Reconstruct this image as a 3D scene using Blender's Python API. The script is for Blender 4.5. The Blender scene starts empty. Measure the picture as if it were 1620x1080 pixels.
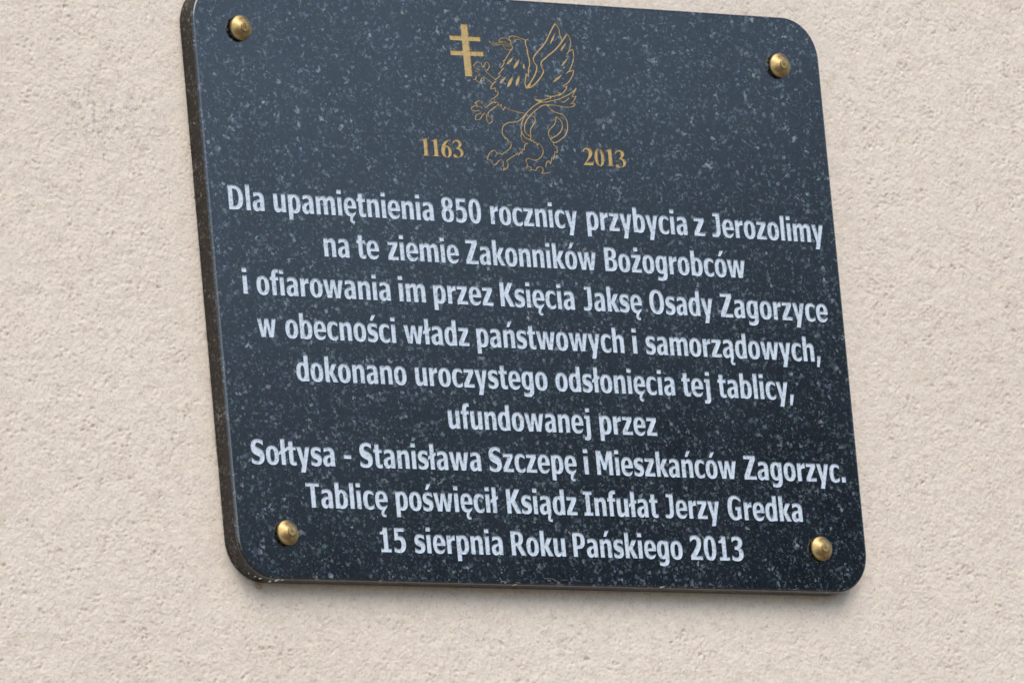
import bpy, math, random, re
import numpy as np
from mathutils import Vector, Matrix
from mathutils.geometry import delaunay_2d_cdt

random.seed(7)
sc = bpy.context.scene
COL = sc.collection
ZC = 3.15                       # height of the plaque's centre above the ground, metres

# ------------------------------------------------------------------ camera
cam = bpy.data.cameras.new('camera'); cam_ob = bpy.data.objects.new('camera', cam); COL.objects.link(cam_ob)
cam.sensor_width = 36.0; cam.lens = 364.31; cam.clip_start = 0.1; cam.clip_end = 2000.0
c_loc = Vector((-5.53788, -7.20311, -1.65321 + ZC))
fw = Vector((0.597978, 0.782295, 0.174461)); rt = Vector((0.800836, -0.592088, -0.089961)); up = Vector((-0.032920, -0.193510, 0.980546))
M = Matrix.Identity(4)
for i in range(3):
    M[i][0] = rt[i]; M[i][1] = up[i]; M[i][2] = -fw[i]; M[i][3] = c_loc[i]
cam_ob.matrix_world = M
cam.dof.use_dof = True; cam.dof.focus_distance = 9.12; cam.dof.aperture_fstop = 30.0
sc.camera = cam_ob

# ------------------------------------------------------------------ sky, sun, exposure
SUN_EL, SUN_AZ = math.radians(44), math.radians(-14)      # azimuth measured from -Y (straight out of the wall) towards +X
world = bpy.data.worlds.new('World'); sc.world = world; world.use_nodes = True
nt = world.node_tree; bg = nt.nodes['Background']
sky = nt.nodes.new('ShaderNodeTexSky'); sky.sky_type = 'NISHITA'; sky.sun_disc = False
sky.sun_elevation = SUN_EL; sky.sun_rotation = math.pi - SUN_AZ
sky.air_density = 1.0; sky.dust_density = 1.1; sky.ozone_density = 1.0
nt.links.new(sky.outputs[0], bg.inputs[0]); bg.inputs[1].default_value = 0.12
sl = bpy.data.lights.new('sun', 'SUN'); sl.energy = 1.3; sl.angle = math.radians(48); sl.color = (1.0, 0.91, 0.78)
so = bpy.data.objects.new('sun', sl); COL.objects.link(so)
sdir = Vector((math.sin(SUN_AZ) * math.cos(SUN_EL), -math.cos(SUN_AZ) * math.cos(SUN_EL), math.sin(SUN_EL)))
so.rotation_euler = (-sdir).to_track_quat('-Z', 'Y').to_euler(); so.location = (2, -3, 6)
sc.view_settings.view_transform = 'Standard'; sc.view_settings.look = 'None'
sc.view_settings.exposure = 0.57; sc.view_settings.gamma = 1.0

# ------------------------------------------------------------------ materials
def new_mat(name):
    m = bpy.data.materials.new(name); m.use_nodes = True
    return m, m.node_tree, m.node_tree.nodes['Principled BSDF']
def N(nt, t, **k):
    n = nt.nodes.new(t)
    for a, v in k.items():
        if a.startswith('i_'): n.inputs[a[2:].replace('_', ' ')].default_value = v
        else: setattr(n, a, v)
    return n
def ramp(nt, src, stops, interp='LINEAR'):
    r = nt.nodes.new('ShaderNodeValToRGB'); r.color_ramp.interpolation = interp
    e = r.color_ramp.elements
    while len(e) < len(stops): e.new(0.5)
    for el, (p, c) in zip(e, stops):
        el.position = p; el.color = (c[0], c[1], c[2], 1) if not isinstance(c, (int, float)) else (c, c, c, 1)
    nt.links.new(src, r.inputs[0]); return r
def mix(nt, fac, a, b, mode='MIX'):
    m = nt.nodes.new('ShaderNodeMix'); m.data_type = 'RGBA'; m.blend_type = mode
    for sck, v in ((0, fac), (6, a), (7, b)):
        if hasattr(v, 'links') or isinstance(v, bpy.types.NodeSocket): nt.links.new(v, m.inputs[sck])
        elif isinstance(v, (int, float)): m.inputs[sck].default_value = v
        else: m.inputs[sck].default_value = (*v, 1)
    return m.outputs[2]
def coords(nt, scale=(1, 1, 1), rot=(0, 0, 0)):
    tc = nt.nodes.new('ShaderNodeTexCoord'); mp = nt.nodes.new('ShaderNodeMapping')
    mp.inputs['Scale'].default_value = scale; mp.inputs['Rotation'].default_value = rot
    nt.links.new(tc.outputs['Object'], mp.inputs[0]); return mp.outputs[0]
def noise(nt, vec, scale, detail=2.0, rough=0.5, dist=0.0):
    n = nt.nodes.new('ShaderNodeTexNoise'); n.inputs['Scale'].default_value = scale; n.inputs['Detail'].default_value = detail
    n.inputs['Roughness'].default_value = rough; n.inputs['Distortion'].default_value = dist
    nt.links.new(vec, n.inputs['Vector']); return n
def bump(nt, h, strength, dist):
    b = nt.nodes.new('ShaderNodeBump'); b.inputs['Strength'].default_value = strength; b.inputs['Distance'].default_value = dist
    nt.links.new(h, b.inputs['Height']); return b.outputs[0]

def granite(name, polished):
    m, nt, p = new_mat(name)
    v = coords(nt)
    n0 = noise(nt, v, 55, 2, 0.5)                 # clouds of crystals
    n1 = noise(nt, v, 330, 3, 0.62, 0.4)          # mottling
    wv = nt.nodes.new('ShaderNodeVectorMath'); wv.operation = 'MULTIPLY_ADD'      # ragged crystal outlines
    wn = noise(nt, v, 420, 3, 0.6); nt.links.new(wn.outputs['Color'], wv.inputs[0]); wv.inputs[1].default_value = (0.0042,) * 3; nt.links.new(v, wv.inputs[2])
    def grains(size, lo, hi, stretch, rot):
        mp = nt.nodes.new('ShaderNodeMapping'); mp.inputs['Scale'].default_value = stretch; mp.inputs['Rotation'].default_value = (0, rot, 0)
        nt.links.new(wv.outputs[0], mp.inputs[0])
        vo = nt.nodes.new('ShaderNodeTexVoronoi'); vo.inputs['Scale'].default_value = size; nt.links.new(mp.outputs[0], vo.inputs['Vector'])
        sx = nt.nodes.new('ShaderNodeSeparateColor'); nt.links.new(vo.outputs['Color'], sx.inputs[0])
        ad = nt.nodes.new('ShaderNodeMath'); ad.operation = 'MULTIPLY_ADD'
        nt.links.new(n0.outputs[0], ad.inputs[0]); ad.inputs[1].default_value = 0.42; nt.links.new(sx.outputs[0], ad.inputs[2])
        return ramp(nt, ad.outputs[0], [(lo / 1.55, 0.0), (hi / 1.55, 1.0)]) , vo
    def scaled(sock):
        k = nt.nodes.new('ShaderNodeMath'); k.operation = 'MULTIPLY'; nt.links.new(sock, k.inputs[0]); k.inputs[1].default_value = 1 / 1.55; return k.outputs[0]
    fleck, vo1 = grains(350, 1.08, 1.24, (0.9, 1, 1.0), 0.5)
    fine, vo2 = grains(680, 1.03, 1.24, (0.9, 1, 1.0), -0.6)
    for rr_ in (fleck, fine):                                   # the ramp reads 0..1: bring the sum back into range
        src = rr_.inputs[0].links[0].from_socket; nt.links.remove(rr_.inputs[0].links[0]); nt.links.new(scaled(src), rr_.inputs[0])
    if polished:
        base = ramp(nt, n1.outputs[0], [(0.30, (0.002, 0.003, 0.005)), (0.52, (0.005, 0.0072, 0.0115)), (0.74, (0.026, 0.033, 0.046))])
        tint = ramp(nt, noise(nt, v, 140, 1).outputs[0], [(0.35, (0.055, 0.082, 0.095)), (0.52, (0.090, 0.118, 0.148)), (0.66, (0.25, 0.28, 0.31))])
    else:
        base = ramp(nt, n1.outputs[0], [(0.30, (0.003, 0.0022, 0.0018)), (0.52, (0.008, 0.006, 0.0045)), (0.75, (0.030, 0.024, 0.018))])
        tint = ramp(nt, noise(nt, v, 120, 1).outputs[0], [(0.35, (0.10, 0.085, 0.07)), (0.7, (0.17, 0.16, 0.15))])
    c = mix(nt, fleck.outputs[0], base.outputs[0], tint.outputs[0])
    hf = nt.nodes.new('ShaderNodeMath'); hf.operation = 'MULTIPLY'; nt.links.new(fine.outputs[0], hf.inputs[0]); hf.inputs[1].default_value = 0.75
    c = mix(nt, hf.outputs[0], c, tint.outputs[0])
    hue = noise(nt, v, 130, 2, 0.6)                 # faint violet, teal and green crystals
    hsv = nt.nodes.new('ShaderNodeHueSaturation'); hsv.inputs['Saturation'].default_value = 1.9; hsv.inputs['Value'].default_value = 1.9
    nt.links.new(hue.outputs['Color'], hsv.inputs['Color'])
    c = mix(nt, 0.24, c, hsv.outputs[0], 'MULTIPLY')
    nt.links.new(c, p.inputs['Base Color'])
    if polished:
        r = ramp(nt, noise(nt, v, 9, 3).outputs[0], [(0.3, 0.13), (0.7, 0.18)])
        nt.links.new(r.outputs[0], p.inputs['Roughness'])
        nt.links.new(bump(nt, n1.outputs[0], 0.04, 0.0002), p.inputs['Normal'])
        p.inputs['IOR'].default_value = 1.88
    else:
        p.inputs['Roughness'].default_value = 0.26; p.inputs['Specular IOR Level'].default_value = 0.38
        nt.links.new(bump(nt, n1.outputs[0], 0.25, 0.0005), p.inputs['Normal'])
    return m
M_GRAN = granite('polished_granite', True)
M_SAWN = granite('sawn_granite', False)

def paint(name, c1, c2, rough, scale, spec=0.5, metal=0.0):
    m, nt, p = new_mat(name); v = coords(nt)
    n = noise(nt, v, scale, 3, 0.7, 0.5)
    r = ramp(nt, n.outputs[0], [(0.33, c2), (0.47, c1), (0.80, tuple(min(1, x * 1.10) for x in c1))])
    nt.links.new(r.outputs[0], p.inputs['Base Color']); p.inputs['Roughness'].default_value = rough
    p.inputs['Metallic'].default_value = metal
    nt.links.new(bump(nt, n.outputs[0], 0.5, 0.0006), p.inputs['Normal'])
    return m
M_WHITE = paint('silver_white_paint', (0.60, 0.685, 0.775), (0.31, 0.36, 0.42), 0.55, 430)
M_GOLD = paint('gold_paint', (0.56, 0.41, 0.175), (0.32, 0.22, 0.09), 0.5, 420, 0.5, 0.15)

def brass():
    m, nt, p = new_mat('brushed_brass')
    v = coords(nt, (1, 1, 1))
    n = noise(nt, v, 260, 3, 0.6)
    r = ramp(nt, n.outputs[0], [(0.3, (0.34, 0.22, 0.09)), (0.55, (0.50, 0.36, 0.17)), (0.8, (0.60, 0.46, 0.25))])
    nt.links.new(r.outputs[0], p.inputs['Base Color'])
    p.inputs['Metallic'].default_value = 1.0; p.inputs['Roughness'].default_value = 0.38
    p.inputs['Anisotropic'].default_value = 0.5
    rr = ramp(nt, noise(nt, v, 500, 2).outputs[0], [(0.3, 0.40), (0.7, 0.56)]); nt.links.new(rr.outputs[0], p.inputs['Roughness'])
    return m
M_BRASS = brass()

def stucco():
    m, nt, p = new_mat('cream_stucco'); v = coords(nt)
    big = noise(nt, v, 3.0, 3, 0.5); mid = noise(nt, v, 120, 3, 0.6); fine = noise(nt, v, 520, 3, 0.72, 0.3)
    c = ramp(nt, big.outputs[0], [(0.3, (0.785, 0.700, 0.605)), (0.7, (0.820, 0.740, 0.648))])
    g = ramp(nt, mid.outputs[0], [(0.25, (0.89, 0.86, 0.84)), (0.5, (1, 1, 1)), (0.8, (1.05, 1.035, 1.0))])
    c = mix(nt, 1.0, c.outputs[0], g.outputs[0], 'MULTIPLY')
    g2 = ramp(nt, fine.outputs[0], [(0.28, (0.84, 0.81, 0.79)), (0.46, (1, 1, 1))])
    c = mix(nt, 0.8, c, g2.outputs[0], 'MULTIPLY')
    sand = noise(nt, v, 420, 2, 0.6); sg = ramp(nt, sand.outputs[0], [(0.60, 0.0), (0.70, 0.45)])      # darker sand grains in the render
    c = mix(nt, sg.outputs[0], c, (0.40, 0.33, 0.27))
    blot = noise(nt, v, 200, 2, 0.5); hsv = nt.nodes.new('ShaderNodeHueSaturation'); hsv.inputs['Saturation'].default_value = 0.7; hsv.inputs['Value'].default_value = 1.9
    nt.links.new(blot.outputs['Color'], hsv.inputs['Color']); c = mix(nt, 0.10, c, hsv.outputs[0], 'MULTIPLY')
    # a few grimy pits
    w = noise(nt, v, 26, 4, 0.7); pit = ramp(nt, w.outputs[0], [(0.72, 0.0), (0.80, 0.8)])
    c = mix(nt, pit.outputs[0], c, (0.42, 0.36, 0.31))
    # a smudge of old soot left of the plaque and rusty specks below it
    for (sx, sz, rad, col, sc_, lo) in ((-0.437, 0.140, 0.075, (0.40, 0.38, 0.37), 150, 0.52), (0.012, -0.300, 0.035, (0.42, 0.30, 0.20), 110, 0.56)):
        dm = nt.nodes.new('ShaderNodeVectorMath'); dm.operation = 'DISTANCE'
        sq = nt.nodes.new('ShaderNodeMapping'); sq.inputs['Scale'].default_value = (1, 0, 2.2); nt.links.new(v, sq.inputs[0])
        nt.links.new(sq.outputs[0], dm.inputs[0]); dm.inputs[1].default_value = (sx, 0, (sz + 3.15) * 2.2)
        fall = nt.nodes.new('ShaderNodeMapRange'); nt.links.new(dm.outputs['Value'], fall.inputs[0]); fall.inputs[1].default_value = rad; fall.inputs[2].default_value = rad * 0.4
        nz_ = ramp(nt, noise(nt, v, sc_, 3, 0.65).outputs[0], [(lo, 0.0), (lo + 0.12, 0.75)])
        mm_ = nt.nodes.new('ShaderNodeMath'); mm_.operation = 'MULTIPLY'; nt.links.new(fall.outputs[0], mm_.inputs[0]); nt.links.new(nz_.outputs[0], mm_.inputs[1])
        c = mix(nt, mm_.outputs[0], c, col)
    nt.links.new(c, p.inputs['Base Color']); p.inputs['Roughness'].default_value = 0.92
    p.inputs['Specular IOR Level'].default_value = 0.2
    nt.links.new(bump(nt, fine.outputs[0], 0.7, 0.0014), p.inputs['Normal'])
    return m
M_WALL = stucco()
def simple(name, c1, c2, scale, rough):
    m, nt, p = new_mat(name); r = ramp(nt, noise(nt, coords(nt), scale, 4, 0.6).outputs[0], [(0.3, c1), (0.7, c2)])
    nt.links.new(r.outputs[0], p.inputs['Base Color']); p.inputs['Roughness'].default_value = rough; return m
M_GROUND = simple('gravel_ground', (0.17, 0.155, 0.135), (0.27, 0.25, 0.22), 40, 0.95)
M_LEAF = simple('tree_leaves', (0.035, 0.055, 0.020), (0.07, 0.10, 0.035), 6, 0.7)
TREE_TOP = 7.6
M_CHIP = simple('stone_chip', (0.46, 0.43, 0.40), (0.20, 0.18, 0.16), 900, 0.8)
M_MORTAR = simple('adhesive', (0.42, 0.27, 0.15), (0.55, 0.40, 0.27), 500, 0.8)

# ------------------------------------------------------------------ helpers
def link(name, verts, faces, mats, parent=None, smooth=False, mat_idx=None):
    me = bpy.data.meshes.new(name); me.from_pydata(verts, [], faces)
    for m in (mats if isinstance(mats, (list, tuple)) else [mats]): me.materials.append(m)
    if mat_idx is not None: me.polygons.foreach_set('material_index', mat_idx)
    if smooth: me.polygons.foreach_set('use_smooth', [True] * len(me.polygons))
    me.update()
    o = bpy.data.objects.new(name, me); COL.objects.link(o)
    if parent is not None: o.parent = parent
    return o

# ------------------------------------------------------------------ the setting: ground and the plastered house wall
T = 0.0192                                    # slab thickness; the wall's mean surface lies just behind it
g = link('ground', [(-200, -200, 0), (200, -200, 0), (200, 60, 0), (-200, 60, 0)], [(0, 1, 2, 3)], M_GROUND); g['kind'] = 'structure'

# unseen trees, added only to give the polished face its dark reflection
rng = np.random.default_rng(5)
tv = []
for k in range(26):
    cx = 3 + k * 1.5 + rng.uniform(-.6, .6); cy = -21 + rng.uniform(-1.5, 1.5) + 0.15 * (cx - 14)
    top = min(10.5, max(TREE_TOP - 1.0, TREE_TOP + 0.38 * (cx - 14.8))) + rng.uniform(-.2, .2); rad = rng.uniform(1.7, 2.5)
    cz = 0.2
    m = 1500
    dvec = rng.standard_normal((m, 3)); dvec /= np.linalg.norm(dvec, axis=1)[:, None]
    rr = rng.uniform(0.55, 1.0, (m, 1)) ** 0.5
    ctr = np.array([cx, cy, 0.0]) + dvec * rr * np.array([rad, rad, top / 2]) + np.array([0, 0, top / 2])
    s = rng.uniform(0.12, 0.30, (m, 1)); a = rng.standard_normal((m, 3)); a /= np.linalg.norm(a, axis=1)[:, None]
    b = np.cross(a, rng.standard_normal((m, 3))); b /= np.linalg.norm(b, axis=1)[:, None]
    tv.append(np.stack([ctr - a * s, ctr - b * s * .7, ctr + a * s, ctr + b * s * .7], 1))
tv = np.concatenate(tv).reshape(-1, 3); tv[:, 2] = np.maximum(tv[:, 2], 0.02)
tl = link('treeline_for_reflection', tv.tolist(), np.arange(len(tv)).reshape(-1, 4).tolist(), M_LEAF); tl['kind'] = 'stuff'

def axis(lo, a, b, hi, step, n_out):
    inner = np.arange(a, b + step * .5, step)
    l = a - (a - lo) * (np.linspace(1, 0, n_out, endpoint=False) ** 2.2)
    r = b + (hi - b) * (np.linspace(0, 1, n_out + 1)[1:] ** 2.2)
    r = r[r > inner[-1]]
    return np.concatenate([l, inner, r])
def band_noise(nz, nx, step, lo_mm, hi_mm, seed, ax=1.0, rot=0.0, p=0.0):
    rng = np.random.default_rng(seed); f = np.fft.rfft2(rng.standard_normal((nz, nx)))
    fz = np.fft.fftfreq(nz, step * 1000)[:, None]; fx = np.fft.rfftfreq(nx, step * 1000)[None, :]
    c, s = math.cos(rot), math.sin(rot)
    k = np.sqrt(((fx * c + fz * s) * ax) ** 2 + ((-fx * s + fz * c) / ax) ** 2)
    f0, f1 = 1 / hi_mm, 1 / lo_mm
    w = np.exp(-(k / f1) ** 2) * (1 - np.exp(-(k / f0) ** 2)) / np.maximum(k, 1e-6) ** p
    h = np.fft.irfft2(f * w, s=(nz, nx)); return (h - h.mean()) / h.std()
STEP = 0.0013
xs = axis(-4.2, -0.66, 0.78, 5.0, STEP, 26); zs = axis(-3.15, -0.50, 0.44, 2.6, STEP, 26)
nx, nz = len(xs), len(zs)
grain = band_noise(nz, nx, STEP, 1.9, 6, 1, 1.15, -0.3, 0.2)
grain2 = band_noise(nz, nx, STEP, 4, 40, 2, 1.2, -0.35, 0.9)
pa = band_noise(nz, nx, STEP, 2.5, 8, 4, 1.5, -0.38); pb = band_noise(nz, nx, STEP, 4.5, 16, 5, 1.35, -0.15)
clus = np.clip(0.55 + 0.45 * band_noise(nz, nx, STEP, 25, 160, 6), 0.1, 1.6)
pits = np.clip(pa - 1.25, 0, 2) * clus + 0.9 * np.clip(pb - 1.45, 0, 2) * clus
h = 0.30 * grain + 0.26 * grain2 + 0.22 * band_noise(nz, nx, STEP, 40, 220, 3) - 2.2 * pits
X, Z = np.meshgrid(xs, zs)
# the plaster relief is flatter close round the plaque
dx = np.maximum(np.abs(X) - 0.35, 0); dz = np.maximum(np.abs(Z) - 0.267, 0); d = np.hypot(dx, dz)
smo = 0.55 + 0.45 * np.clip((d - 0.008) / 0.045, 0, 1)
inn = (np.clip((X + 0.7) / 0.04 + 1, 0, 1) * np.clip((0.82 - X) / 0.04, 0, 1) * np.clip((Z + 0.54) / 0.04, 0, 1) * np.clip((0.48 - Z) / 0.04, 0, 1))
Y = T + 0.0010 - h * 0.00068 * smo * inn
co = np.stack([X, Y, Z + ZC], -1).reshape(-1, 3).astype(np.float32)
idx = np.arange(nx * nz).reshape(nz, nx)
q = np.stack([idx[:-1, :-1], idx[:-1, 1:], idx[1:, 1:], idx[1:, :-1]], -1).reshape(-1, 4)
x0, x1, z0, z1 = xs[0], xs[-1], zs[0] + ZC, zs[-1] + ZC
nb = len(co); back = np.array([(x0, .35, z0), (x1, .35, z0), (x1, .35, z1), (x0, .35, z1)], np.float32)
co = np.concatenate([co, back]); c0, c1, c2, c3 = idx[0, 0], idx[0, -1], idx[-1, -1], idx[-1, 0]
q = np.concatenate([q, [[c1, c0, nb, nb + 1], [c2, c1, nb + 1, nb + 2], [c3, c2, nb + 2, nb + 3], [c0, c3, nb + 3, nb], [nb + 1, nb, nb + 3, nb + 2]]])
me = bpy.data.meshes.new('plastered_wall')
me.vertices.add(len(co)); me.vertices.foreach_set('co', co.ravel())
me.loops.add(q.size); me.loops.foreach_set('vertex_index', q.ravel().astype(np.int32))
me.polygons.add(len(q)); me.polygons.foreach_set('loop_start', np.arange(0, q.size, 4, dtype=np.int32))
sm = np.ones(len(q), bool); sm[-5:] = False; me.polygons.foreach_set('use_smooth', sm)
me.update(calc_edges=True); me.materials.append(M_WALL)
wall = bpy.data.objects.new('plastered_wall', me); COL.objects.link(wall)
wall['label'] = 'cream rough plaster house wall behind the dark granite plaque'; wall['category'] = 'wall'

# ------------------------------------------------------------------ lettering: outlines drawn as signed polygons
def path(s):
    tok = re.findall(r'[MLCZ]|-?[0-9.]+', s); i = 0; pts = []; cmd = None
    while i < len(tok):
        if tok[i] in 'MLCZ': cmd = tok[i]; i += 1
        if cmd == 'Z': break
        if cmd in 'ML': pts.append((float(tok[i]), float(tok[i + 1]))); i += 2
        else:
            p0 = pts[-1]; c = [(float(tok[i + 2 * k]), float(tok[i + 2 * k + 1])) for k in range(3)]; i += 6
            for k in range(1, 7):
                t = k / 6; a, b, cc, dd = (1 - t) ** 3, 3 * t * (1 - t) ** 2, 3 * t * t * (1 - t), t ** 3
                pts.append(tuple(a * p0[j] + b * c[0][j] + cc * c[1][j] + dd * c[2][j] for j in (0, 1)))
    return pts
def R(x0, y0, x1, y1): return [(x0, y0), (x1, y0), (x1, y1), (x0, y1)]
def SE(cx, cy, rx, ry, n=2.35, k=28):
    o = []
    for i in range(k):
        t = 2 * math.pi * i / k; c, s = math.cos(t), math.sin(t)
        o.append((cx + rx * math.copysign(abs(c) ** (2 / n), c), cy + ry * math.copysign(abs(s) ** (2 / n), s)))
    return o
def sh(ops, dx, dy=0): return [(s, [(x + dx, y + dy) for x, y in p]) for s, p in ops]
P1, M1 = 1, -1
def A(*p): return [(P1, q if isinstance(q, list) else path(q)) for q in p]
def S(*p): return [(M1, q if isinstance(q, list) else path(q)) for q in p]
G = {}
G['l'] = (302, A(R(58, 0, 243, 765)))
G['ł'] = (312, A(R(63, 0, 248, 765), 'M-25 285 L-25 390 L335 525 L335 420Z'))
G['i'] = (302, A(R(58, 0, 243, 548), R(54, 636, 247, 765)))
G['j'] = (363, A('M305 548 L305 -30 C305 -150 245 -207 130 -207 C85 -207 45 -203 5 -195 L5 -85 L60 -90 C105 -90 120 -70 120 -25 L120 440 L50 440 L50 548Z', R(116, 636, 309, 765)))
NA = 'M238 488 C290 538 350 563 410 563 C525 563 585 497 585 368 L585 0 L400 0 L400 322 C400 400 378 430 330 430 C295 430 262 415 238 395Z'
G['n'] = (640, A(R(55, 0, 240, 548), NA))
G['h'] = (640, A(R(55, 0, 240, 765), NA))
G['u'] = (640, [(1, [(640 - x, 548 - y) for x, y in p]) for _, p in G['n'][1]])
G['m'] = (954, A(R(55, 0, 240, 548), 'M238 488 C282 538 332 563 390 563 C505 563 569 500 569 368 L569 0 L384 0 L384 325 C384 402 368 430 325 430 C292 430 262 415 238 395Z',
                 'M535 470 C590 530 640 563 705 563 C835 563 899 495 899 368 L899 0 L714 0 L714 325 C714 402 698 430 652 430 C615 430 592 415 567 392Z'))
G['r'] = (434, A(R(55, 0, 240, 548), 'M238 450 C285 525 345 556 425 553 L425 388 C350 402 285 390 238 345Z'))
G['o'] = (617, A(SE(308, 274, 278, 289)) + S(SE(308, 274, 92, 182, 2.3)))
E_ = A(SE(305, 274, 275, 289)) + S('M203 322 L398 322 C398 415 365 460 305 460 C245 460 208 415 203 322Z',
     'M203 226 L640 226 L640 165 L540 148 C480 115 425 98 365 98 C268 98 208 140 203 226Z', R(548, -60, 640, 227))
G['e'] = (594, E_)
OG = 'M300 10 C265 -50 245 -100 262 -145 C285 -205 350 -228 462 -212 L462 -130 C405 -140 382 -128 380 -100 C378 -65 400 -35 440 10Z'
G['ę'] = (594, E_ + A(OG))
A_ = A('M538 0 L538 355 C538 500 460 563 300 563 C215 563 140 550 85 530 L85 402 C140 430 205 447 262 447 C325 447 352 422 352 365 L352 0Z',
       'M400 348 C150 342 30 288 30 158 C30 52 105 -14 200 -14 C275 -14 330 15 370 65 L400 65Z') + \
     S('M352 262 C265 256 215 230 215 172 C215 125 245 100 285 100 C315 100 338 115 352 132Z')
G['a'] = (599, A_)
G['ą'] = (599, A_ + sh(A(OG), 110))
B_ = A(SE(328, 274, 270, 289)) + S(SE(325, 274, 88, 182, 2.3))
G['b'] = (632, B_ + A(R(55, 0, 240, 765)))
G['p'] = (629, B_ + A(R(55, -207, 240, 548)))
D_ = A(SE(301, 274, 270, 289)) + S(SE(304, 274, 88, 182, 2.3))
G['d'] = (629, D_ + A(R(389, 0, 574, 765)))
G['g'] = (629, A(SE(301, 280, 270, 283)) + S(SE(304, 282, 88, 174, 2.3)) +
          A('M574 548 L574 20 C574 -140 480 -215 290 -215 C215 -215 150 -205 100 -190 L100 -62 C150 -84 215 -98 270 -98 C355 -98 389 -65 389 15 L389 548Z'))
C_ = A(SE(305, 274, 275, 289)) + S(SE(318, 274, 100, 182, 2.3), 'M325 454 C390 454 440 430 500 392 L640 392 L640 156 L500 156 C440 118 390 95 325 94Z', R(500, -60, 700, 620))
G['c'] = (527, C_)
S_ = A('M470 530 L470 392 C410 430 340 452 280 452 C235 452 214 438 214 415 C214 392 235 383 300 368 C430 335 494 290 494 175 C494 60 395 -14 240 -14 C155 -14 85 2 32 25 L32 168 C95 125 165 97 235 97 C290 97 313 112 313 140 C313 165 290 174 225 190 C100 222 36 270 36 385 C36 490 130 563 275 563 C350 563 415 550 470 530Z')
G['s'] = (515, S_)
AC = A('M-72 622 L25 805 L200 805 L45 622Z')
G['ś'] = (515, S_ + sh(AC, 250)); G['ń'] = (640, G['n'][1] + sh(AC, 320)); G['ó'] = (617, G['o'][1] + sh(AC, 305))
G['t'] = (416, A('M90 700 L90 160 C90 45 150 -12 265 -12 C315 -12 360 -5 395 5 L395 118 C370 108 345 104 325 104 C288 104 275 125 275 175 L275 700Z', R(15, 440, 395, 548)))
G['f'] = (382, A('M90 0 L90 560 C90 705 170 780 310 780 C345 780 380 776 405 770 L405 655 C385 661 365 664 345 664 C297 664 275 640 275 585 L275 0Z', R(15, 440, 385, 548)))
G['k'] = (603, A(R(55, 0, 240, 765), 'M236 320 L392 548 L600 548 L412 300 L618 0 L400 0 L236 250Z'))
G['w'] = (890, A('M8 548 L192 548 L272 190 L360 548 L530 548 L618 190 L698 548 L882 548 L724 0 L528 0 L445 345 L362 0 L166 0Z'))
G['y'] = (576, A('M3 548 L197 548 L300 205 L385 548 L574 548 L325 -207 L135 -207 L203 -8Z'))
Z_ = A('M45 548 L488 548 L488 442 L250 110 L498 110 L498 0 L28 0 L28 108 L266 438 L45 438Z')
G['z'] = (526, Z_); G['ż'] = (526, Z_ + A(R(170, 636, 362, 765)))
G['K'] = (696, A(R(68, 0, 260, 727), 'M256 430 L462 727 L692 727 L450 395 L714 0 L482 0 L256 322Z'))
G['D'] = (757, A('M68 0 L68 727 L310 727 C575 727 700 590 700 364 C700 135 575 0 310 0Z') + S('M260 112 L260 615 L305 615 C440 615 505 530 505 364 C505 198 440 112 305 112Z'))
G['B'] = (686, A('M68 0 L68 727 L360 727 C545 727 630 670 630 545 C630 465 590 410 520 385 C605 365 652 305 652 215 C652 75 545 0 355 0Z') +
          S('M258 435 L258 620 L350 620 C410 620 436 590 436 530 C436 465 410 435 345 435Z', 'M258 108 L258 328 L350 328 C425 328 456 290 456 218 C456 145 425 108 350 108Z'))
G['G'] = (745, A(SE(380, 364, 345, 378)) + S(SE(398, 364, 160, 266), 'M398 630 C480 630 560 600 655 545 L820 545 L820 395 L398 395Z', R(665, -60, 900, 820)) +
          A('M480 40 L665 40 L665 405 L395 405 L395 297 L480 297Z'))
G['I'] = (483, A(R(146, 0, 337, 727), R(42, 0, 441, 105), R(42, 622, 441, 727)))
G['J'] = (500, A('M100 727 L430 727 L430 215 C430 65 345 -12 185 -12 C125 -12 70 -5 25 5 L25 122 C65 110 115 104 155 104 C220 104 240 135 240 205 L240 620 L100 620Z'))
G['M'] = (893, A('M68 0 L68 727 L290 727 L448 380 L602 727 L825 727 L825 0 L638 0 L638 470 L508 150 L383 150 L250 470 L250 0Z'))
G['O'] = (770, A(SE(385, 364, 350, 378, 2.3)) + S(SE(385, 364, 152, 264)))
G['P'] = (657, A('M68 0 L68 727 L350 727 C540 727 630 645 630 490 C630 330 530 240 345 240 L260 240 L260 0Z') + S('M260 352 L260 615 L335 615 C405 615 436 580 436 488 C436 395 405 352 330 352Z'))
G['R'] = (726, A('M68 0 L68 727 L355 727 C540 727 625 660 625 520 C625 425 580 355 500 318 L735 0 L502 0 L315 278 L260 278 L260 0Z') + S('M260 385 L260 617 L340 617 C405 617 433 585 433 508 C433 420 400 385 325 385Z'))
G['S'] = (633, A('M570 700 L570 545 C500 595 420 624 345 624 C280 624 242 600 242 562 C242 525 265 512 365 485 C520 445 602 370 602 232 C602 80 480 -15 290 -15 C190 -15 105 8 38 38 L38 202 C115 140 205 98 290 98 C360 98 396 125 396 168 C396 205 375 222 280 248 C115 290 40 365 40 500 C40 645 165 742 345 742 C430 742 505 725 570 700Z'))
G['T'] = (612, A(R(8, 617, 604, 727), R(210, 0, 402, 640)))
G['Z'] = (623, A('M40 727 L582 727 L582 612 L268 113 L594 113 L594 0 L22 0 L22 108 L342 613 L40 613Z'))
G['0'] = (637, A(SE(318, 364, 285, 378)) + S(SE(318, 364, 96, 264)))
G['1'] = (637, A(R(105, 0, 565, 105), R(243, 0, 432, 727), 'M100 520 L100 600 C190 600 245 625 265 727 L340 727 L340 520Z'))
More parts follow.
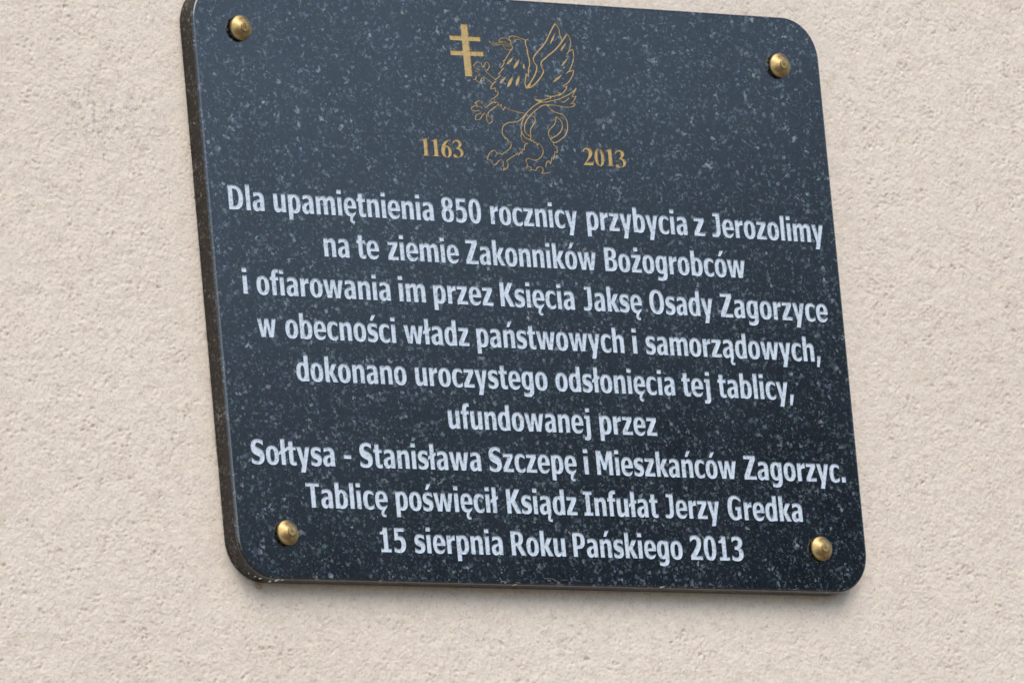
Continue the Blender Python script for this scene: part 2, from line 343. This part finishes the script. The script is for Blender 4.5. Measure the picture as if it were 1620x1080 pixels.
G['2'] = (637, A('M60 690 L60 520 C120 575 195 617 270 617 C335 617 366 585 366 530 C366 440 270 330 48 125 L48 0 L592 0 L592 118 L305 118 C480 270 567 395 567 535 C567 670 465 742 305 742 C215 742 125 720 60 690Z'))
G['3'] = (637, A('M80 705 L80 550 C145 597 210 624 275 624 C338 624 366 600 366 550 C366 490 335 435 255 435 L190 435 L190 327 L260 327 C350 327 383 285 383 215 C383 140 340 100 260 100 C190 100 115 130 43 175 L43 25 C115 -2 190 -15 270 -15 C470 -15 582 75 582 220 C582 315 530 375 440 392 C520 415 564 475 564 560 C564 680 465 742 305 742 C225 742 145 728 80 705Z'))
G['5'] = (637, A('M105 727 L547 727 L547 612 L272 612 L262 484 C285 488 310 490 335 490 C490 490 582 400 582 250 C582 85 465 -15 270 -15 C190 -15 115 -2 58 22 L58 172 C120 130 185 100 255 100 C335 100 383 150 383 240 C383 322 340 370 255 370 C205 370 150 358 92 338Z'))
G['8'] = (637, A(SE(318, 552, 262, 190), SE(318, 205, 284, 220)) + S(SE(318, 556, 80, 90), SE(318, 205, 98, 122)))
G[','] = (313, A('M85 180 L262 180 L150 -160 L30 -160Z')); G['.'] = (313, A(R(62, 0, 250, 178))); G['-'] = (430, A(R(58, 235, 372, 355)))
# serif numerals of the years, in their own boxes
Y_ = {}
Y_['1'] = A('M60 588 L80 560 C140 580 185 575 185 510 L185 80 C185 45 165 30 75 28 L75 0 L440 0 L440 28 C365 30 335 42 335 80 L335 688 L315 688Z')
Y_['6'] = A(SE(250, 228, 232, 242, 2.1), 'M20 228 C20 480 190 670 470 690 L475 655 C320 620 215 500 190 330 L190 225Z') + S(SE(265, 205, 78, 185, 2.1))
Y_['3'] = A('M30 520 C65 630 140 692 240 692 C355 692 430 630 430 540 C430 470 390 420 325 385 C425 350 475 290 475 205 C475 75 350 -12 180 -12 C80 -12 25 20 25 72 C25 112 58 138 98 138 C170 138 190 32 265 32 C320 32 352 85 352 165 C352 270 280 315 150 315 L150 342 C245 370 295 430 295 510 C295 575 260 608 200 608 C140 608 95 570 60 508Z')
Y_['2'] = A('M22 492 C45 620 130 692 245 692 C370 692 445 610 445 500 C445 380 330 260 165 122 L360 122 C420 122 440 135 455 195 L485 195 L435 0 L15 0 L15 20 C200 200 285 340 285 470 C285 550 248 598 180 598 C125 598 80 568 52 485Z')
Y_['0'] = A(SE(250, 338, 232, 352, 2.0)) + S(SE(250, 338, 82, 318, 1.9))

# ------------------------------------------------------------------ plaque data, millimetres in the plane of its face
GRIFFIN= [(0.9,[(-26.4,227.3),(-24.4,225.7),(-20.6,224.7),(-16.6,225.8),(-12.6,226.5),(-9.1,225.7),(-6.1,224.8),(-4.1,225.4)]),(0.9,[(-26.4,227.3),(-25.3,224.7),(-21.9,223.3),(-18.0,223.7),(-14.8,224.6),(-12.0,224.4),(-8.6,223.6)]),(1.0,[(-15.3,226.9),(-15.3,228.5),(-12.6,230.2),(-9.4,230.6),(-5.9,229.8),(-3.3,228.8)]),(0.8,[(-15.3,226.9),(-11.7,227.5),(-7.5,226.6),(-4.1,225.0),(-2.6,224.5)]),(0.8,[(-11.0,223.6),(-10.4,221.7),(-8.2,220.0),(-5.1,220.0),(-2.6,220.8)]),(0.8,[(-8.6,223.6),(-5.5,223.0),(-2.3,223.5)]),(1.2,[(-2.3,227.5),(-4.0,229.9),(-3.6,232.1),(-1.3,232.7),(1.9,232.9),(5.3,232.4),(8.8,231.5),(12.2,230.4),(14.7,229.9),(17.6,231.1)]),(1.1,[(-4.0,229.9),(-2.6,228.2),(-2.4,225.0),(-1.2,223.1),(-1.6,221.1),(-3.6,219.3),(-5.4,217.1),(-8.2,213.6),(-10.0,211.4),(-11.8,209.4)]),(0.9,[(1.3,231.4),(2.7,229.9),(6.3,230.2),(9.5,229.6)]),(2.2,[(1.8,228.7),(3.0,228.6)]),(1.6,[(14.7,229.9),(13.9,228.1),(14.3,224.8),(15.5,221.0),(15.4,217.2),(16.5,212.7),(16.5,208.8),(16.2,206.2)]),(1.1,[(-13.3,209.3),(-11.7,207.9),(-13.8,205.4),(-16.6,202.7)]),(1.2,[(-10.9,210.4),(-12.5,209.3)]),(1.2,[(-13.3,203.0),(-16.4,199.8),(-19.8,196.7)]),(1.2,[(-17.3,196.5),(-19.7,194.2),(-23.9,191.5)]),(1.2,[(-22.7,190.5),(-26.7,187.7),(-28.7,185.4),(-29.9,183.4)]),(1.1,[(-23.5,192.1),(-27.5,194.4),(-31.1,197.1),(-33.5,198.8),(-30.3,201.4),(-29.0,204.0),(-29.9,206.2),(-31.7,208.0)]),(1.1,[(-32.7,207.5),(-34.2,204.4),(-36.2,202.2),(-37.4,204.2),(-37.9,206.3)]),(0.9,[(-39.0,206.9),(-41.8,206.9),(-44.3,205.5),(-46.9,203.1),(-45.5,201.6),(-41.7,200.0),(-39.8,200.2)]),(0.9,[(-45.8,198.3),(-43.1,198.1),(-41.7,196.9),(-40.3,195.7),(-42.7,194.6)]),(1.1,[(-27.5,188.0),(-31.1,190.4),(-34.7,192.8),(-37.5,193.0),(-39.7,190.6),(-41.3,188.1),(-43.3,189.1),(-45.7,190.8),(-44.6,193.9)]),(1.0,[(-48.6,190.8),(-45.7,190.8)]),(1.6,[(49.5,247.0),(45.9,242.6),(41.6,236.3),(37.8,230.6),(34.2,226.5),(28.1,221.0),(24.1,217.3),(21.6,214.3),(21.1,212.0),(22.3,208.8),(24.5,207.0),(23.7,203.4),(21.6,198.8),(17.9,193.8),(13.9,189.4),(10.4,186.5)]),(1.6,[(61.6,237.9),(57.0,232.5),(51.6,226.8),(45.0,221.3),(38.6,217.1),(35.2,214.6),(30.5,211.2),(29.2,208.2),(30.2,205.0),(31.4,202.2),(29.5,198.8),(25.9,194.8),(20.6,190.0),(15.5,186.9),(10.3,185.7)]),(2.6,[(15.1,189.8),(12.8,187.4),(10.3,186.0)]),(1.3,[(15.8,217.2),(16.3,211.4),(16.4,206.6),(14.7,203.6),(13.9,196.5)]),(1.6,[(13.9,196.5),(11.8,198.9),(9.9,192.7),(9.3,188.8),(10.3,185.8)]),(1.4,[(49.5,247.0),(51.6,244.2),(53.4,241.1),(53.4,237.5),(54.7,233.4),(55.5,231.5)]),(1.1,[(61.6,237.9),(63.4,236.4),(64.9,232.9),(64.9,229.4),(63.4,224.5),(62.1,222.1),(59.6,219.4)]),(1.2,[(62.1,222.0),(66.7,224.1),(67.1,219.8),(66.8,216.5),(65.4,212.3),(62.8,207.3),(60.4,203.9),(56.6,201.2)]),(1.2,[(60.4,203.3),(65.7,205.0),(64.5,201.2),(61.6,196.9),(57.6,192.8),(51.9,189.6)]),(1.2,[(51.9,189.6),(54.0,188.8),(56.3,189.7),(54.5,186.5),(50.5,182.8),(45.5,180.3)]),(1.1,[(45.5,183.8),(48.5,182.7),(45.6,181.3),(41.1,179.8),(32.0,179.7)]),(1.5,[(34.4,179.6),(37.5,179.4),(41.1,179.8)]),(1.1,[(32.0,179.5),(36.3,179.0),(37.4,178.1),(32.9,177.1),(27.2,175.5),(18.6,175.8)]),(1.9,[(19.4,175.6),(22.8,174.8),(26.4,175.0)]),(1.2,[(18.6,175.8),(22.4,174.3),(25.5,173.7)]),(1.2,[(25.5,173.8),(30.6,173.8),(36.7,175.3),(44.7,177.0),(50.9,179.3),(57.2,182.0),(63.5,185.5),(66.6,188.4)]),(1.8,[(63.5,185.5),(65.2,186.7),(66.4,188.1)]),(0.9,[(66.6,188.2),(63.2,183.4),(60.7,180.0),(65.7,180.9),(63.8,178.3),(60.2,174.2),(57.8,173.9)]),(1.1,[(60.2,174.0),(63.9,173.6),(61.9,171.7),(55.8,170.4),(49.9,170.4),(42.1,171.4),(37.5,171.8),(31.1,171.5)]),(1.1,[(57.6,178.9),(50.4,174.7),(48.2,174.9)]),(1.3,[(25.5,173.8),(20.5,171.7),(14.2,167.8),(8.1,163.0),(5.4,160.0),(2.1,154.7),(0.4,150.1),(0.1,147.6),(0.9,144.4),(2.2,141.9),(4.7,139.7),(9.3,138.3)]),(1.3,[(31.1,171.5),(26.3,170.5),(20.0,166.8),(13.6,162.3),(8.3,157.3),(5.5,153.6),(4.2,149.4),(4.2,145.8),(5.9,143.7),(9.6,141.6)]),(1.7,[(31.1,171.5),(32.6,171.1),(35.1,171.6)]),(1.3,[(31.5,171.6),(34.0,169.1),(37.6,166.0),(43.3,164.4),(48.3,163.0),(50.8,160.9),(52.4,157.7),(52.9,154.8),(52.3,150.0),(50.2,145.4),(47.5,142.7),(43.3,139.9),(38.3,137.4),(35.1,137.3),(32.6,139.1),(32.1,140.3),(35.6,141.8),(38.9,143.2),(43.2,146.3),(46.0,149.7),(47.1,153.0),(46.4,156.5),(43.9,159.2),(41.0,161.0)]),(1.1,[(40.6,161.2),(40.1,157.1),(38.2,153.8),(34.2,150.4),(31.1,147.1),(30.4,144.1),(31.3,141.6),(32.3,140.2)]),(1.0,[(-29.8,183.1),(-27.2,183.5),(-24.4,184.3),(-24.9,180.9),(-22.0,181.1),(-21.7,179.6),(-24.0,176.9),(-26.5,175.2),(-30.3,173.4)]),(1.0,[(-26.5,173.9),(-26.8,170.1),(-25.4,171.1),(-23.1,170.8),(-22.6,168.7),(-20.5,168.1),(-19.5,169.8),(-19.5,167.8),(-17.9,164.1),(-15.3,167.4),(-13.5,165.9),(-8.6,164.5),(-2.8,163.4),(4.9,162.5)]),(1.1,[(-27.5,171.6),(-31.9,168.8),(-37.4,165.6),(-39.7,169.1),(-41.5,171.0),(-44.5,171.5),(-46.6,170.4),(-49.1,169.2),(-46.8,168.5),(-46.6,166.5)]),(1.1,[(-22.9,169.0),(-28.4,165.5),(-34.3,161.7),(-35.3,160.0)]),(1.0,[(-41.4,164.9),(-42.4,166.1),(-45.5,166.3),(-48.2,166.8),(-51.0,166.0),(-53.9,164.0),(-52.2,162.4),(-49.1,161.9),(-44.7,162.6),(-43.0,160.9)]),(1.0,[(-42.8,160.3),(-49.0,157.8),(-49.8,153.9),(-44.8,154.6),(-41.7,158.5),(-39.2,160.5),(-36.9,159.0),(-37.2,153.9),(-35.4,150.8),(-31.5,153.2),(-30.9,155.5),(-35.4,158.1),(-35.5,161.0)]),(1.2,[(7.1,162.7),(5.5,160.7),(2.9,158.3),(-0.5,155.9),(-5.4,154.0),(-11.8,153.3),(-16.2,151.9),(-19.7,149.2),(-20.9,146.6),(-21.3,143.4),(-20.8,141.0),(-18.8,140.0),(-18.7,138.5),(-15.9,137.8),(-15.7,135.9)]),(1.0,[(-18.8,139.3),(-16.6,138.1),(-15.7,135.9),(-13.1,134.4),(-12.5,132.5),(-14.0,129.9),(-17.0,127.5),(-21.2,125.1),(-24.5,123.2)]),(1.0,[(-24.5,123.8),(-26.8,124.2),(-29.8,125.0),(-31.5,127.2),(-33.9,126.6),(-37.3,124.4),(-39.4,121.4),(-40.7,118.0),(-35.7,117.6),(-35.6,115.2),(-33.9,113.0),(-31.0,114.7),(-26.7,118.3),(-23.6,117.8),(-23.3,115.1),(-24.2,112.5),(-22.4,111.3),(-24.2,109.1),(-18.8,112.1),(-18.1,114.7),(-19.3,117.8),(-15.9,119.9),(-10.9,122.7),(-6.3,125.1)]),(1.0,[(-6.3,125.1),(-5.4,123.4),(-2.6,126.9),(-1.6,125.3),(-0.1,129.7),(1.5,128.7),(2.6,133.2),(6.5,135.0),(3.2,135.2),(0.5,137.0),(-0.7,140.5),(0.3,144.4),(0.8,146.3)]),(1.2,[(12.5,160.4),(15.6,159.9),(17.1,157.0),(16.2,154.7),(13.5,151.4),(11.2,148.7),(10.4,144.8),(10.4,141.6),(10.0,138.7)]),(1.0,[(9.7,138.7),(10.3,137.1),(12.8,138.5),(13.3,135.6),(15.4,136.7),(16.6,133.5),(18.4,135.5),(20.9,133.4),(22.5,130.6),(22.7,128.0),(20.6,124.1),(17.2,121.3),(13.5,119.8),(9.6,120.2),(6.6,121.2),(3.8,120.8),(2.4,118.4),(3.4,116.2),(3.2,113.7),(1.6,111.7)]),(1.0,[(3.2,113.7),(7.6,113.1),(6.9,110.5),(9.7,111.1),(12.0,110.0),(14.2,112.9),(17.1,114.0),(20.2,113.5),(20.9,111.6),(20.0,109.6),(18.4,108.2),(26.8,109.2),(27.5,109.9)]),(1.0,[(35.1,137.3),(35.2,135.0),(37.4,133.2),(38.7,130.4),(38.0,127.7),(35.9,128.9),(34.9,125.0),(33.3,121.4),(31.8,123.6),(31.0,120.4),(29.3,117.1),(28.4,120.2),(25.9,118.8),(24.7,116.9),(24.0,113.9)])]
FEATHERS= [(2.2,(-0.0,214.3),(-10.0,205.8)),(3.0,(5.8,212.2),(-2.0,202.7)),(2.0,(-10.6,195.7),(-19.4,188.3)),(3.4,(-3.3,196.1),(-11.1,185.1)),(3.2,(3.9,197.3),(-1.0,187.2)),(2.2,(9.6,208.8),(9.7,202.9)),(1.8,(49.1,239.0),(41.3,227.0)),(1.9,(60.2,230.2),(52.5,221.6)),(1.8,(60.9,216.3),(51.6,207.5)),(1.9,(53.2,200.7),(40.3,192.1))]
CROSS= [[(-57.1,241.4),(-49.3,241.2),(-48.9,193.4),(-57.0,193.1)],[(-70.7,230.3),(-36.2,230.4),(-36.3,225.9),(-70.2,225.6)],[(-71.2,216.6),(-34.3,217.1),(-34.1,212.5),(-70.8,211.8)]]
YEARS= [('1',-113.7,-102.8,118.5),('1',-102.4,-91.6,118.5),('6',-91.3,-79.4,118.2),('3',-78.5,-66.5,118.5),('2',66.8,79.3,117.9),('0',79.9,91.4,117.7),('1',92.2,103.0,118.1),('3',103.2,115.4,117.4)]
BOLTS= [(-300.7,224.0),(301.3,220.2),(-296.5,-225.9),(295.9,-227.3)]
CHIPS= [(-333.7,-264.4),(-328.4,-266.0),(-318.6,-268.6),(-311.8,-268.2),(-305.7,-267.8),(-63.4,-265.3),(-53.9,-267.4),(-15.6,-262.7),(-4.6,-264.2),(111.2,-266.0)]
# x extent of every word and the baseline height at both ends of the line
LINES = [
 (61.0, 57.1, [('Dla', -328.2, -289.6), ('upamiętnienia', -280.0, -105.5), ('850', -97.3, -53.0), ('rocznicy', -43.2, 54.4), ('przybycia', 64.2, 178.5), ('z', 185.4, 198.6), ('Jerozolimy', 206.3, 335.5)]),
 (22.7, 20.8, [('na', -229.7, -201.9), ('te', -193.9, -169.2), ('ziemie', -160.3, -81.7), ('Zakonników', -74.6, 71.4), ('Bożogrobców', 80.3, 240.8)]),
 (-13.9, -16.7, [('i', -321.3, -314.8), ('ofiarowania', -306.1, -161.0), ('im', -152.2, -122.6), ('przez', -114.4, -48.4), ('Księcia', -40.6, 42.5), ('Jaksę', 52.0, 118.6), ('Osady', 126.7, 199.2), ('Zagorzyce', 207.3, 331.5)]),
 (-51.8, -53.9, [('w', -308.8, -288.6), ('obecności', -279.2, -159.2), ('władz', -150.8, -79.0), ('państwowych', -71.0, 93.9), ('i', 102.5, 109.2), ('samorządowych,', 118.0, 318.7)]),
 (-89.7, -90.4, [('dokonano', -271.3, -151.6), ('uroczystego', -142.6, 3.8), ('odsłonięcia', 12.4, 147.0), ('tej', 154.7, 187.4), ('tablicy,', 195.7, 283.1)]),
 (-127.5, -127.8, [('ufundowanej', -110.6, 47.5), ('przez', 57.3, 122.1)]),
 (-165.0, -164.9, [('Sołtysa', -327.6, -237.7), ('-', -228.6, -219.4), ('Stanisława', -210.9, -78.2), ('Szczepę', -69.6, 27.9), ('i', 35.1, 41.7), ('Mieszkańców', 49.8, 208.5), ('Zagorzyc.', 216.5, 333.8)]),
 (-202.2, -202.3, [('Tablicę', -272.5, -184.2), ('poświęcił', -176.1, -63.0), ('Ksiądz', -54.4, 24.0), ('Infułat', 31.2, 114.9), ('Jerzy', 122.6, 184.8), ('Gredka', 193.7, 279.5)]),
 (-240.1, -239.7, [('15', -196.7, -168.6), ('sierpnia', -159.7, -62.5), ('Roku', -53.6, 6.9), ('Pańskiego', 15.0, 138.3), ('2013', 146.9, 207.5)]),
]
EMX, EMY = 24.3, 30.4
polys = []            # (owner, glyph number, sign, points)
gid = 0
def shape(owner, ops):
    global gid
    for s, p in ops:
        q = [p[0]]
        for a in p[1:]:
            if abs(a[0] - q[-1][0]) + abs(a[1] - q[-1][1]) > 0.02: q.append(a)
        if abs(q[0][0] - q[-1][0]) + abs(q[0][1] - q[-1][1]) < 0.02: q.pop()
        if sum(q[i - 1][0] * q[i][1] - q[i][0] * q[i - 1][1] for i in range(len(q))) < 0: q.reverse()
        polys.append((owner, gid, s, q))
    gid += 1
for li, (za, zb, words) in enumerate(LINES):
    L, Rr = words[0][1], words[-1][2]
    for w, xa, xb in words:
        pen = 0; gl = []
        for ch in w:
            gl.append((pen, G[ch][1])); pen += G[ch][0]
        lo = min(px + x for px, ops in gl for s, p in ops[:4] for x, y in p if s > 0)
        hi = max(px + x for px, ops in gl for s, p in ops for x, y in p if s > 0 and y > -150)
        if w.endswith('ł') or w == 'ł': hi = max(hi, pen)
        k = (xb - xa - 0.5) / (hi - lo) if len(w) > 1 else min(EMX / 1000 * 1.06, (xb - xa) / (hi - lo))
        for px, ops in gl:
            o2 = []
            for s, p in ops:
                pp = []
                for x, y in p:
                    X_ = (xa + xb) / 2 + (px + x - (lo + hi) / 2) * k
                    zb_ = za + (zb - za) * (X_ - L) / (Rr - L)
                    pp.append((X_, zb_ + y * EMY / 1000))
                o2.append((s, pp))
            shape(('line', li), o2)
for yi, (ch, xa, xb, z) in enumerate(YEARS):
    ops = Y_[ch]; lo = min(x for s, p in ops for x, y in p); hi = max(x for s, p in ops for x, y in p)
    k = (xb - xa - 0.4) / (hi - lo)
    shape(('year', yi // 4), [(s, [((xa + xb) / 2 + (x - (lo + hi) / 2) * k, z + y * 0.0240) for x, y in p]) for s, p in ops])
for c in CROSS: shape(('cross', 0), [(1, c)])
def stroke(w, pts, owner):
    # rounded corners for smooth curves: resample with Catmull-Rom where the turn is gentle
    P = [Vector(p) for p in pts]; out = []
    n = len(P)
    for i in range(n - 1):
        a, b = P[i], P[i + 1]
        def tangent(j):
            if j == 0 or j == n - 1: return None
            u, v = (P[j] - P[j - 1]), (P[j + 1] - P[j])
            if u.length < 1e-6 or v.length < 1e-6: return None
            if u.normalized().dot(v.normalized()) < 0.55: return None
            return (u.normalized() + v.normalized()).normalized()
        ta, tb = tangent(i), tangent(i + 1); d = (b - a).length
        if d < 1e-6: continue
        ta = ta if ta is not None else (b - a).normalized(); tb = tb if tb is not None else (b - a).normalized()
        m = 3 if d > 2 else 2
        for s in range(m):
            t = s / m; h00 = 2*t**3-3*t**2+1; h10 = t**3-2*t**2+t; h01 = -2*t**3+3*t**2; h11 = t**3-t**2
            out.append(h00 * a + h10 * d * ta + h01 * b + h11 * d * tb)
    out.append(P[-1])
    hw = w * 0.5
    for i in range(len(out) - 1):
        a, b = out[i], out[i + 1]; d = b - a
        if d.length < 0.03: continue
        d.normalize(); nn = Vector((-d.y, d.x)) * hw; e = d * hw * 0.35
        shape(owner, [(1, [tuple(a - nn - e), tuple(b - nn + e), tuple(b + nn + e), tuple(a + nn - e)])])
for w, pts in GRIFFIN: stroke(w * 0.74 + 0.10, pts, ('griffin', 0))
for w, a, b in FEATHERS:
    a, b = Vector(a), Vector(b); d = (b - a); nn = Vector((-d.y, d.x)).normalized() * w * 0.5
    pts = [a + d * t + nn * math.sin(math.pi * t ** 1.25) ** 0.8 for t in (0, .2, .4, .6, .8, 1)] + [a + d * t - nn * math.sin(math.pi * t ** 1.25) ** 0.8 for t in (.8, .6, .4, .2)]
    shape(('griffin', 0), [(1, [tuple(p) for p in pts])])

# ------------------------------------------------------------------ the slab face with every cut as a real recess
WX, WZ, RC = 350.0, 266.6, 38.0
def rounded(off, n=14):
    r = RC - off; o = []
    for cx, cz, a0 in ((WX - RC, WZ - RC, 0), (-WX + RC, WZ - RC, 90), (-WX + RC, -WZ + RC, 180), (WX - RC, -WZ + RC, 270)):
        for k in range(n + 1):
            a = math.radians(a0 + 90 * k / n); o.append((cx + r * math.cos(a), cz + r * math.sin(a)))
    return o
BEV = 2.3
outline = rounded(BEV)
vin = [Vector(p) for p in outline]; fin = [list(range(len(outline)))]; 
for ow, gi, s, p in polys:
    b = len(vin); vin += [Vector(a) for a in p]; fin.append(list(range(b, b + len(p))))
vo, eo, fo, ov, oe, of = delaunay_2d_cdt(vin, [], fin, 1, 1e-4, True)
owner_of = []
for f, src in zip(fo, of):
    st = {}
    for j in sorted(src):
        if j == 0: continue
        ow, gi, s, p = polys[j - 1]; st[gi] = (s, ow)
    o = None
    for gi, (s, ow) in st.items():
        if s > 0: o = ow; break
    owner_of.append(o)
VO = [(v.x, v.y) for v in vo]
def area(f):
    return 0.5 * sum(VO[f[i]][0] * VO[f[(i + 1) % len(f)]][1] - VO[f[(i + 1) % len(f)]][0] * VO[f[i]][1] for i in range(len(f)))
fo = [list(f) if area(f) > 0 else list(f)[::-1] for f in fo]      # counter-clockwise in (x, z): normal towards -Y
edge_face = {}
for fi, f in enumerate(fo):
    for i in range(len(f)): edge_face[(f[i], f[(i + 1) % len(f)])] = fi

plaque = bpy.data.objects.new('memorial_plaque', None); COL.objects.link(plaque); plaque.location = (0, 0, ZC)
plaque.empty_display_size = 0.1
plaque['label'] = 'dark speckled granite memorial plaque with a griffin and nine lines of Polish inscription'; plaque['category'] = 'plaque'

# slab mesh: face (with openings), polished arris in three facets, sawn edge, back
used = {}; sv = []; sf = []; smat = []
def sid(i):
    if i not in used: used[i] = len(sv); sv.append((VO[i][0] / 1000, 0.0, VO[i][1] / 1000))
    return used[i]
for fi, f in enumerate(fo):
    if owner_of[fi] is None: sf.append([sid(i) for i in f]); smat.append(0)
rings = []
rows = [(BEV, 0.0, 0), (BEV * 0.62, 0.25, 0), (BEV * 0.25, 0.85, 0), (0.0, BEV * 0.95, 0), (0.15, T * 1000, 1)]
for off, y, _ in rows:
    b = len(sv); rr = rounded(off)
    for x, z in rr: sv.append((x / 1000, y / 1000, z / 1000))
    rings.append(list(range(b, b + len(rr))))
n = len(rings[0])
for k in range(len(rings) - 1):
    for i in range(n):
        j = (i + 1) % n
        sf.append([rings[k][j], rings[k][i], rings[k + 1][i], rings[k + 1][j]]); smat.append(1 if k == 3 else 0)
sf.append(rings[-1][::1][::-1]); smat.append(1)
slab = link('slab', sv, sf, [M_GRAN, M_SAWN], plaque, mat_idx=smat)
nface = sum(1 for o_ in owner_of if o_ is None)
for k_ in range(nface, nface + 3 * n): slab.data.polygons[k_].use_smooth = True

DEPTH = 0.0009
def engraving(name, own, mat, depth=DEPTH):
    vv, ff, top, bot = [], [], {}, {}
    def t_(i):
        if i not in top: top[i] = len(vv); vv.append((VO[i][0] / 1000, 0.0, VO[i][1] / 1000))
        return top[i]
    def b_(i):
        if i not in bot: bot[i] = len(vv); vv.append((VO[i][0] / 1000, depth, VO[i][1] / 1000))
        return bot[i]
    for fi, f in enumerate(fo):
        if owner_of[fi] != own: continue
        ff.append([b_(i) for i in f])
        for i in range(len(f)):
            a, b = f[i], f[(i + 1) % len(f)]; g_ = edge_face.get((b, a))
            if g_ is None or owner_of[g_] != own: ff.append([b_(b), b_(a), t_(a), t_(b)])
    return link(name, vv, ff, mat, plaque)
for li in range(9):
    engraving('inscription_line', ('line', li), M_WHITE)
for yi in range(2): engraving('year_number', ('year', yi), M_GOLD)
engraving('double_cross', ('cross', 0), M_GOLD)
engraving('griffin_emblem', ('griffin', 0), M_GOLD, 0.0005)

# ------------------------------------------------------------------ brass caps, each on its dark collar
def lathe(name, prof, mat, parent, seg=40):
    v, f = [], []
    for r, y in prof:
        for k in range(seg):
            a = 2 * math.pi * k / seg; v.append((r * math.cos(a), y, r * math.sin(a)))
    for j in range(len(prof) - 1):
        for k in range(seg):
            k2 = (k + 1) % seg; f.append([j * seg + k2, j * seg + k, (j + 1) * seg + k, (j + 1) * seg + k2])
    f.append([k for k in range(seg)]); f.append([(len(prof) - 1) * seg + k for k in range(seg)][::-1])
    o = link(name, v, f, mat, parent)
    return o
tilts = [(0.16, 0.02), (0.05, -0.02), (-0.08, 0.03), (-0.02, -0.04)]
for bi, (bx, bz) in enumerate(BOLTS):
    cap = lathe('screw_cap', [(0.0105, -0.0028), (0.0113, -0.0032), (0.0113, -0.0046), (0.0110, -0.0052), (0.0046, -0.0094), (0.0042, -0.0096), (0.0040, -0.0108), (0.0037, -0.0110), (0.0010, -0.0110), (0.0003, -0.0098)], M_BRASS, plaque)
    lift = (0.0008, 0.0010, 0.0018, 0.0012)[bi]
    cap.location = (bx / 1000 - lift * 0.5, lift, bz / 1000); cap.rotation_euler = (tilts[bi][0] * 0.5, 0, tilts[bi][1])
    col = lathe('collar', [(0.0094, 0.0004), (0.0094, -0.0030)], M_SAWN, cap)

# ------------------------------------------------------------------ chipped arris and a dab of adhesive
def flake(name, x, y, z, rx, rz, ang, mat):
    v = []; n = 8
    for s, dy in ((1.0, 0.0), (0.6, -0.0004)):
        for k in range(n):
            a = 2 * math.pi * k / n; rr = s * random.uniform(0.55, 1.15)
            v.append((rr * rx * math.cos(a) / 1000, dy, rr * rz * math.sin(a) / 1000))
    f = [[k, (k + 1) % n, n + (k + 1) % n, n + k] for k in range(n)] + [[n + k for k in range(n)]] + [[k for k in range(n)][::-1]]
    o = link(name, v, f, mat, plaque); o.location = (x / 1000, y / 1000, z / 1000); o.rotation_euler = (0, -math.radians(ang), 0)
for ci, (x, z) in enumerate(CHIPS):
    flake('edge_chip', x, 0.2 if ci > 2 else 1.2, z + (0.6 if ci > 2 else 0), random.uniform(1.2, 4.2), random.uniform(0.5, 1.0), random.uniform(-25, 20) if ci > 4 else random.uniform(0, 35), M_CHIP)
for x, z, rx, rz, ang in ((-8, -262.0, 6.5, 0.3, -24), (-17, -260.2, 3.5, 0.25, 4), (2, -261.2, 4, 0.25, 2), (-52, -264.3, 9, 0.45, -6), (-66, -263.8, 4, 0.4, 10),
                          (40, -264.2, 3, 0.4, 0), (150, -264.6, 4, 0.4, 2), (-150, -264.2, 3, 0.35, 5), (-290, -264.0, 3, 0.6, 0), (262, -264.6, 2.4, 0.5, -4), (-341, -262, 1.2, 0.5, 50)):
    flake('edge_chip', x, -0.1 if z > -263.9 else 0.4, z, rx, rz, ang, M_CHIP)
flake('adhesive_dab', -318, T * 1000 - 1, -269.5, 6, 3.0, -25, M_MORTAR)
